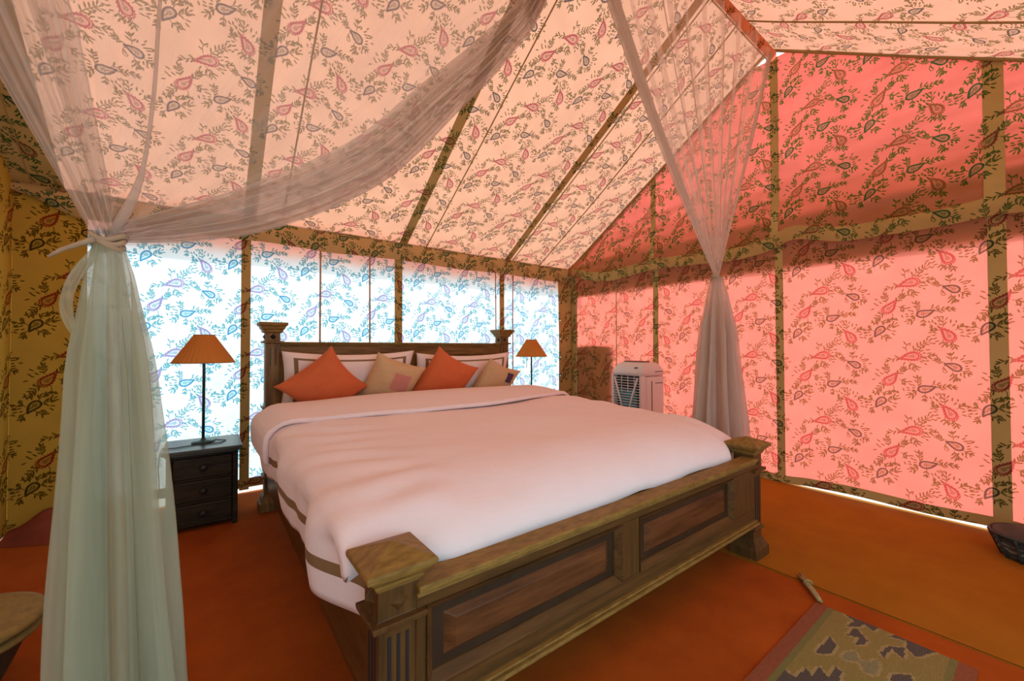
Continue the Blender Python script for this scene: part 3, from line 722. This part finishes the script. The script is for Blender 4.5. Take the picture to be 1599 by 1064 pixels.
rings = [rr_prof(z, -.155+dx, .165-dx2, .175-dw) for z, dx, dx2, dw in ((.805,0,0,0),(.84,.006,.0,.002),(.875,.02,.012,.008),(.905,.05,.04,.02),(.922,.075,.08,.035))]
loft(MB(), rings).build('hood', m_cool, ac, smooth=True)
loft(MB(), [rr_prof(.912, -.075, .05, .135, .03), rr_prof(.932, -.06, .04, .115, .03)]).build('control_panel', m_cooldk, ac, bevel=.002)
MB().lathe([(.022,0),(.022,.008),(.012,.010)], 20, (-.125, -.10, .872)).build('dial', m_cooldk, ac, smooth=True)
for s in (-1, 1): MB().box(-.155, -.10, s*.163-.012, s*.163+.012, .48, .805).build('cheek', m_cool, ac, bevel=.004)
MB().box(-.104, -.098, -.15, .15, .49, .80).build('grille_back', m_black, ac)
MB().box(-.118, -.106, -.09, .11, .49, .68).build('vane', m_vane, ac, bevel=.003)
for i in range(13):
    z = .50+i*.0235; MB().box(-.150, -.142, -.152, .152, z, z+.006).build('slat', m_cool, ac, bevel=.0015)
for y in (-.075, 0, .075): MB().box(-.132, -.126, y-.003, y+.003, .655, .80).build('rib', m_cool, ac)
for s in (-1, 1):
    MB().tube([(-.156, s*.135, .79), (-.160, s*.06, .58), (-.158, s*.035, .49)], .008, 8).build('strut', m_cool, ac, smooth=True)
MB().box(-.02, -.014, -.1785, -.174, .50, .76).build('groove', m_cooldk, ac)
for z in (.74, .84): MB().box(.03, .13, -.178, -.174, z, z+.006).build('handle_line', m_cooldk, ac)
for sx in (-.10, .11):
    for sy in (-.13, .13):
        MB().lathe([(.018,0),(.024,.01),(.024,.028),(.014,.042)], 14, (sx, sy, 0)).build('caster', m_black, ac, smooth=True)

# ------------------------------------------------------------------ mosquito nets drawn back along the ridge
def bez(a, b, c, t): return a*(1-t)**2+b*2*t*(1-t)+c*t*t
PY = RY-.045
TL = Vector((-.181, PY, 1.348)); TR = Vector((2.70, PY, 1.556))
nl = empty('mosquito_net', (TL.x, TL.y, 0)); tag(nl, 'sheer net curtain swagged to a knot beside the nightstand at left', 'net curtain', 'nets drawn back from the ridge')
NL = Matrix.Translation((-TL.x, -TL.y, 0))
hem_pts = [Vector((1.25,PY,3.46)),Vector((1.20,PY,2.66)),Vector((.98,PY,2.28)),Vector((.74,PY,1.97)),Vector((.52,PY,1.70)),Vector((.33,PY,1.545)),Vector((.12,PY,1.425)),Vector((-.05,PY,1.37)),TL]
hem_pts[1] = Vector((1.20,PY,2.68)); 
def poly(pts, t):
    # catmull-rom through pts
    n = len(pts)-1; f = min(n-1e-6, t*n); i = int(f); u = f-i
    p0, p1, p2, p3 = pts[max(0,i-1)], pts[i], pts[i+1], pts[min(n,i+2)]
    return .5*((2*p1)+(p2-p0)*u+(2*p0-5*p1+4*p2-p3)*u*u+(3*p1-p0-3*p2+p3)*u**3)
def left_pt(u, v):     # u 0 outer strip .. 1 hem ; v 0 ridge .. 1 knot
    top = Vector((-.80+2.05*u, PY, 3.46))
    if u < .16: mid = top.lerp(TL, .5)
    line = top.lerp(TL, v)
    he = poly(hem_pts, v)
    wgt = sst(.2, 1, u)**1.0
    # lines in the field drop from the ridge, then run along the hem bundle to the knot
    sagx = top.lerp(TL, v); sagx.z -= .28*math.sin(v*PI)*sst(.12, .6, u)
    p = sagx.lerp(he, sst(.30, 1.0, u)**.8)
    return p
def folds(p, u, v, amp, fr, seed): 
    a = amp*(1-.75*v)
    p = p.copy(); p.y += a*math.sin(u*fr*2*PI+1.3*nz(u*6, v*2, seed))+.5*a*nz(u*14, v*3, seed+3); return p
# outer strip (dense), field (sheer), hem bundle (dense)
bundle = MB()
def strip_pt(u, v):
    c = Vector((-.82, PY, 3.46)).lerp(TL, v); wdt = min(.088, .020+.30*(1-v))
    return folds(c+Vector((wdt*(u-.5)*2, 0, wdt*.3*(u-.5))), u, v, .06, 4.5, 1)
MB().grid(strip_pt, lin(0, 1, 30), lin(0, 1, 50)).build('gathered_edge', m_netd, nl, smooth=True, xf=NL)
MB().grid(lambda u, v: folds(left_pt(.03+.93*u, v), u, v, .035, 5, 2), lin(0, 1, 90), lin(0, 1, 60)).build('sheer_field', m_net, nl, smooth=True, xf=NL)
def hem_pt(u, v):
    c = poly(hem_pts, v); c2 = poly(hem_pts, min(1, v+.02))
    d = (c2-c); d = d.normalized() if d.length > 1e-6 else Vector((-1,0,-.3)); nrm = Vector((-d.z, 0, d.x))
    if nrm.z < 0: nrm = -nrm
    wdt = .03+.125*math.sin(min(1, v*1.02)*PI)**.7
    return folds(c+nrm*(wdt*u), u, v, .05, 5.3, 5)
MB().grid(hem_pt, lin(0, 1, 60), lin(0, 1, 70)).build('gathered_hem', m_netd, nl, smooth=True, xf=NL)
MB().grid(lambda u, v: hem_pt(.05+.8*u, v)+Vector((0, .02+.012*math.sin(u*17), -.004)), lin(0, 1, 40), lin(0, 1, 70)).build('gathered_hem', m_net, nl, smooth=True, xf=NL)
pf = [Vector((-.04,PY-.02,3.42)), Vector((-.07,PY-.02,2.6)), Vector((-.095,PY-.02,1.95)), Vector((-.105,PY-.02,1.70)), Vector((-.128,PY-.015,1.50)), TL]
MB().tube([poly(pf, t) for t in lin(0, 1, 40)], lambda t: .0045+.007*sst(.72, .9, t), 6).build('pulled_fold', m_netd, nl, smooth=True, xf=NL)
def knot(c, r, parent, xf, mat):
    mb = MB()
    for k in range(3):
        mb.tube([(c.x+r*math.cos(t)*(1+.1*k), c.y+r*.8*math.sin(t), c.z-.010+.010*k+.008*math.sin(t*2+k)) for t in lin(0, 2*PI, 25)], .0065, 8)
    mb.build('knot', mat, parent, smooth=True, xf=xf)
m_tie = plain('net_tie', (.42, .32, .20), .9, .15, 40)
knot(TL, .024, nl, NL, m_tie)
MB().tube([TL+Vector((-.02,-.02,0)), TL+Vector((-.045,-.01,-.012)), TL+Vector((-.075,0,-.028)), TL+Vector((-.095,.005,-.045))], lambda t: .007*(1-.5*t), 7).build('tie_cord', m_tie, nl, smooth=True, xf=NL)
def skirt(c, prof_, layers, fr, mat, parent, xf, nm, squash=.75, seed=0, n=150, drift=(0, 0)):
    # prof_: [(z, radius)]
    mb = MB(); zs_ = lin(prof_[0][0], prof_[-1][0], 60); rp = sorted(prof_)
    def pt(a, z):
        t = (prof_[0][0]-z)/(prof_[0][0]-prof_[-1][0]); r = interp(z, rp)
        amp = .42*sst(0, .25, t)
        q = r*(1+amp*math.sin(a*fr+1.5*nz(math.cos(a)*2, math.sin(a)*2, seed)+.4*math.sin(z*3))+.15*nz(math.cos(a)*3, math.sin(a)*3, z*2+seed))
        return (c.x+drift[0]*t+q*math.cos(a), c.y+drift[1]*t+q*squash*math.sin(a), z)
    mb.grid(pt, lin(0, 2*PI, n), zs_, lambda a, z: (a/(2*PI), z))
    return mb.build(nm, mat, parent, smooth=True, xf=xf)
skirt(TL, [(1.345,.026),(1.27,.040),(1.1,.052),(.9,.061),(.5,.078),(.2,.092),(.008,.104)], 1, 8, m_netl, nl, NL, 'falling_drape', .8, 3, 200, (.045, -.02))
skirt(TL, [(1.345,.02),(1.2,.032),(.9,.046),(.4,.066),(.01,.09)], 1, 5, m_netl, nl, NL, 'falling_drape', .8, 8, 120, (.02, -.02))
def loop_pt(u, v):
    a = v*PI; return (TL.x-.015-.062*math.sin(a)*(.6+.4*u), TL.y+.02*u-.02, TL.z-.02-.26*v-.02*math.sin(u*PI*2))
MB().grid(loop_pt, lin(0, 1, 12), lin(0, 1, 30)).build('loose_loop', m_netl, nl, smooth=True, xf=NL)
def loop2(u, v):
    return (TL.x+.02+.06*math.sin(v*PI*.8)*(.5+.5*u), TL.y+.01+.04*u, TL.z-.01-.62*v)
MB().grid(loop2, lin(0, 1, 12), lin(0, 1, 30)).build('loose_loop', m_net, nl, smooth=True, xf=NL)

nr = empty('mosquito_net', (TR.x, TR.y, 0)); tag(nr, 'sheer net curtain tied beyond the right side of the bed', 'net curtain', 'nets drawn back from the ridge')
NR = Matrix.Translation((-TR.x, -TR.y, 0))
def right_pt(u, v):
    top = Vector((1.25+2.38*u, PY, 3.46)); p = top.lerp(TR, v)
    p.x += -.05*math.sin(v*PI)*(1-2*u)*.5; p.z -= .10*math.sin(v*PI)*(1-u); return p
MB().grid(lambda u, v: folds(right_pt(.02+.96*u, v), u, v, .04, 9, 12), lin(0, 1, 140), lin(0, 1, 50)).build('sheer_field', m_net, nr, smooth=True, xf=NR)
def rhem(u, v):
    p = right_pt(0, v); p2 = right_pt(1, v); wdt = .05+.05*math.sin(v*PI)
    d = (p2-p); d = d.normalized() if d.length > 1e-5 else Vector((1,0,0))
    return folds(p+d*min(wdt*u, (p2-p).length*.5+.02), u, v, .03, 2.5, 15)
MB().grid(rhem, lin(0, 1, 26), lin(0, 1, 50)).build('gathered_hem', m_netd, nr, smooth=True, xf=NR)
def redge(u, v):
    p = right_pt(1, v); return folds(p+Vector((-.05*u*(1-.6*v), 0, 0)), u, v, .02, 2, 18)
MB().grid(redge, lin(0, 1, 14), lin(0, 1, 40)).build('gathered_edge', m_netd, nr, smooth=True, xf=NR)
for k, u in enumerate((.30, .42, .55, .66, .74, .83)):
    MB().tube([right_pt(u, v)+Vector((0, -.012, 0)) for v in lin(.12+.05*(k % 3), .97, 30)], .0035, 5).build('pulled_fold', m_netd, nr, smooth=True, xf=NR)
knot(TR, .034, nr, NR, m_tie)
skirt(TR, [(1.553,.036),(1.46,.062),(1.2,.085),(.9,.105),(.6,.125),(.012,.15)], 1, 10, m_netd, nr, NR, 'falling_drape', .95, 21, 160)
skirt(TR, [(1.553,.02),(1.46,.04),(1.2,.05),(.6,.08),(.012,.10)], 1, 6, m_netd, nr, NR, 'falling_drape', .8, 25, 100)

# ------------------------------------------------------------------ things on the floor
rug = None
RX0, RX1, RY0_, RY1_ = .75, 2.105, .165, .625
polys_d = [[(2.125,.555),(2.08,.49),(2.02,.50),(2.05,.47),(2.09,.46),(2.065,.43),(2.108,.42),(2.125,.5)],
 [(1.96,.483),(2.039,.476),(2.006,.448),(1.981,.427),(1.945,.43),(1.918,.451),(1.978,.449)],
 [(1.758,.525),(1.897,.52),(1.86,.49),(1.801,.488),(1.766,.51)],
 [(1.937,.385),(2.006,.375),(2.048,.333),(1.971,.332),(1.999,.365),(1.92,.371)],
 [(2.073,.387),(2.13,.364),(2.13,.25),(2.072,.28),(2.014,.3),(2.043,.332),(2.096,.34)],
 [(1.535,.571),(1.581,.56),(1.573,.527),(1.647,.519),(1.625,.495),(1.692,.493),(1.658,.463),(1.737,.459),(1.721,.438),(1.652,.437),(1.468,.547)],
 [(1.826,.335),(1.855,.332),(1.895,.294),(1.845,.29),(1.793,.329)],
 [(1.1,.52),(1.3,.52),(1.2,.40)], [(1.1,.28),(1.3,.28),(1.2,.40)], [(.85,.5),(1.0,.4),(.85,.3)]]
polys_g = [[(1.834,.463),(1.88,.442),(1.834,.419),(1.859,.392),(1.892,.384),(1.853,.371),(1.79,.37),(1.787,.397),(1.825,.417),(1.796,.456)],
 [(1.40,.46),(1.50,.46),(1.46,.38),(1.55,.34),(1.42,.30),(1.36,.38)]]
def inpoly(x, y, p):
    c = False; j = len(p)-1
    for i in range(len(p)):
        if (p[i][1] > y) != (p[j][1] > y) and x < (p[j][0]-p[i][0])*(y-p[i][1])/(p[j][1]-p[i][1])+p[i][0]: c = not c
        j = i
    return c
def rmat(x, y):
    if y > .578 or y < .212: return 3
    if y > .560 or y < .232: return 4
    for p in polys_d:
        if inpoly(x, y, p): return 1
    for p in polys_g:
        if inpoly(x, y, p): return 2
    for dx, dy in ((.010,0),(-.010,0),(0,.010),(0,-.010)):
        for p in polys_d+polys_g:
            if inpoly(x+dx, y+dy, p): return 5
    return 0
def rugcol(nm, c): return plain(nm, c, .95, .22, 40, stretch=(1, 6, 1), bump=.5)
rm = [rugcol('rug_olive', (.25,.185,.04)), rugcol('rug_dark', (.085,.065,.045)), rugcol('rug_grey', (.22,.19,.08)), rugcol('rug_red', (.26,.068,.018)), rugcol('rug_green', (.18,.155,.035)), rugcol('rug_light', (.34,.25,.085))]
rug = MB().grid(lambda x, y: (x, y, .006+.0012*nz(x*5, y*5)), lin(RX0, RX1, 170), lin(RY0_, RY1_, 93), None, rmat).build('rug', rm)
k = rug.modifiers.new('thick', 'SOLIDIFY'); k.thickness = .005; k.offset = -1
tag(rug, 'small flat woven olive rug with dark stepped motifs and dull red side borders', 'rug')
ts = MB()
for k in range(9):
    r_ = random.Random(k); d = Vector((r_.uniform(-1,1), r_.uniform(-1,1), 0))*.010
    a, b = Vector((2.112, .610, .014)), Vector((2.268, .722, .016))
    ts.tube([a+d*.4, a.lerp(b, .3)+d*.9+Vector((0,0,.004)), a.lerp(b, .6)+d*1.0, a.lerp(b, .78)+d*.7, b+d*1.9], .0065, 6)
ts.tube([Vector((2.112, .610, .014)).lerp(Vector((2.268, .722, .016)), .70)+Vector((.017*math.cos(t)*.58, -.017*math.cos(t)*.8, .015*math.sin(t))) for t in lin(0, 2*PI, 14)], .004, 6)
ts.build('tassel', m_jute, rug, smooth=True)

# round lidded basket at left
bk = empty('lidded_basket', (-.632, 2.06, 0)); tag(bk, 'round straw lidded basket on a dark tapering base by the left wall', 'basket')
MB().lathe([(.10,0),(.115,.02),(.15,.10),(.175,.165),(.185,.18)], 48).build('base', m_bowl, bk, smooth=True)
MB().lathe([(.17,.176),(.205,.178),(.212,.187),(.206,.197),(.18,.199)], 48).build('rim', m_straw, bk, smooth=True)
lp = [(.19,.206),(.208,.209),(.216,.218),(.212,.229),(.20,.233)]
r = .19
while r > .015: lp += [(r, .235+.018*(1-(r/.2)**2)), (r-.006, .2325+.018*(1-(r/.2)**2))]; r -= .014
MB().lathe(lp, 56).build('lid', m_straw, bk, smooth=True)

# dark woven basket at right
wbk = empty('woven_basket', (3.41, .055, .006)); tag(wbk, 'low dark woven basket against the right wall below the last tent pole', 'basket')
nT, nZ = 72, 22
def wv(a, z):
    t = z/.12; r = .115+.045*t; s = 1 if (int(a/(2*PI)*36)+int(t*11)) % 2 else -1
    q = r+.004*s; return (q*math.cos(a), q*math.sin(a), z)
MB().grid(wv, lin(0, 2*PI, nT+1), lin(0, .12, nZ), None, lambda a, z: 1 if (.04 < z < .085 and int(z*73) % 2) else 0).build('side', [m_bask, m_bask2], wbk, smooth=False)
MB().lathe([(.115,0),(.05,.003),(.001,.003)], 36, cap=False).build('bottom', m_bask, wbk)
MB().tube([(.161*math.cos(t), .161*math.sin(t), .121+.002*math.sin(t*36)) for t in lin(0, 2*PI, 73)], .007, 8).build('rim', m_bask, wbk, smooth=True)
MB().lathe([(.158,.118),(.15,.128),(.12,.134),(.06,.139),(.001,.141)], 48, rf=lambda a, i: 1+.012*(-1)**(int(a*8)+i), cap=False).build('lid', m_bask, wbk)
for k in range(12):
    a = 2*PI*k/12+.1
    MB().tube([((.12+.045*t)*math.cos(a), (.12+.045*t)*math.sin(a), .12*t) for t in lin(0, 1, 6)], .0065, 6).build('stake', m_bask, wbk, smooth=True)
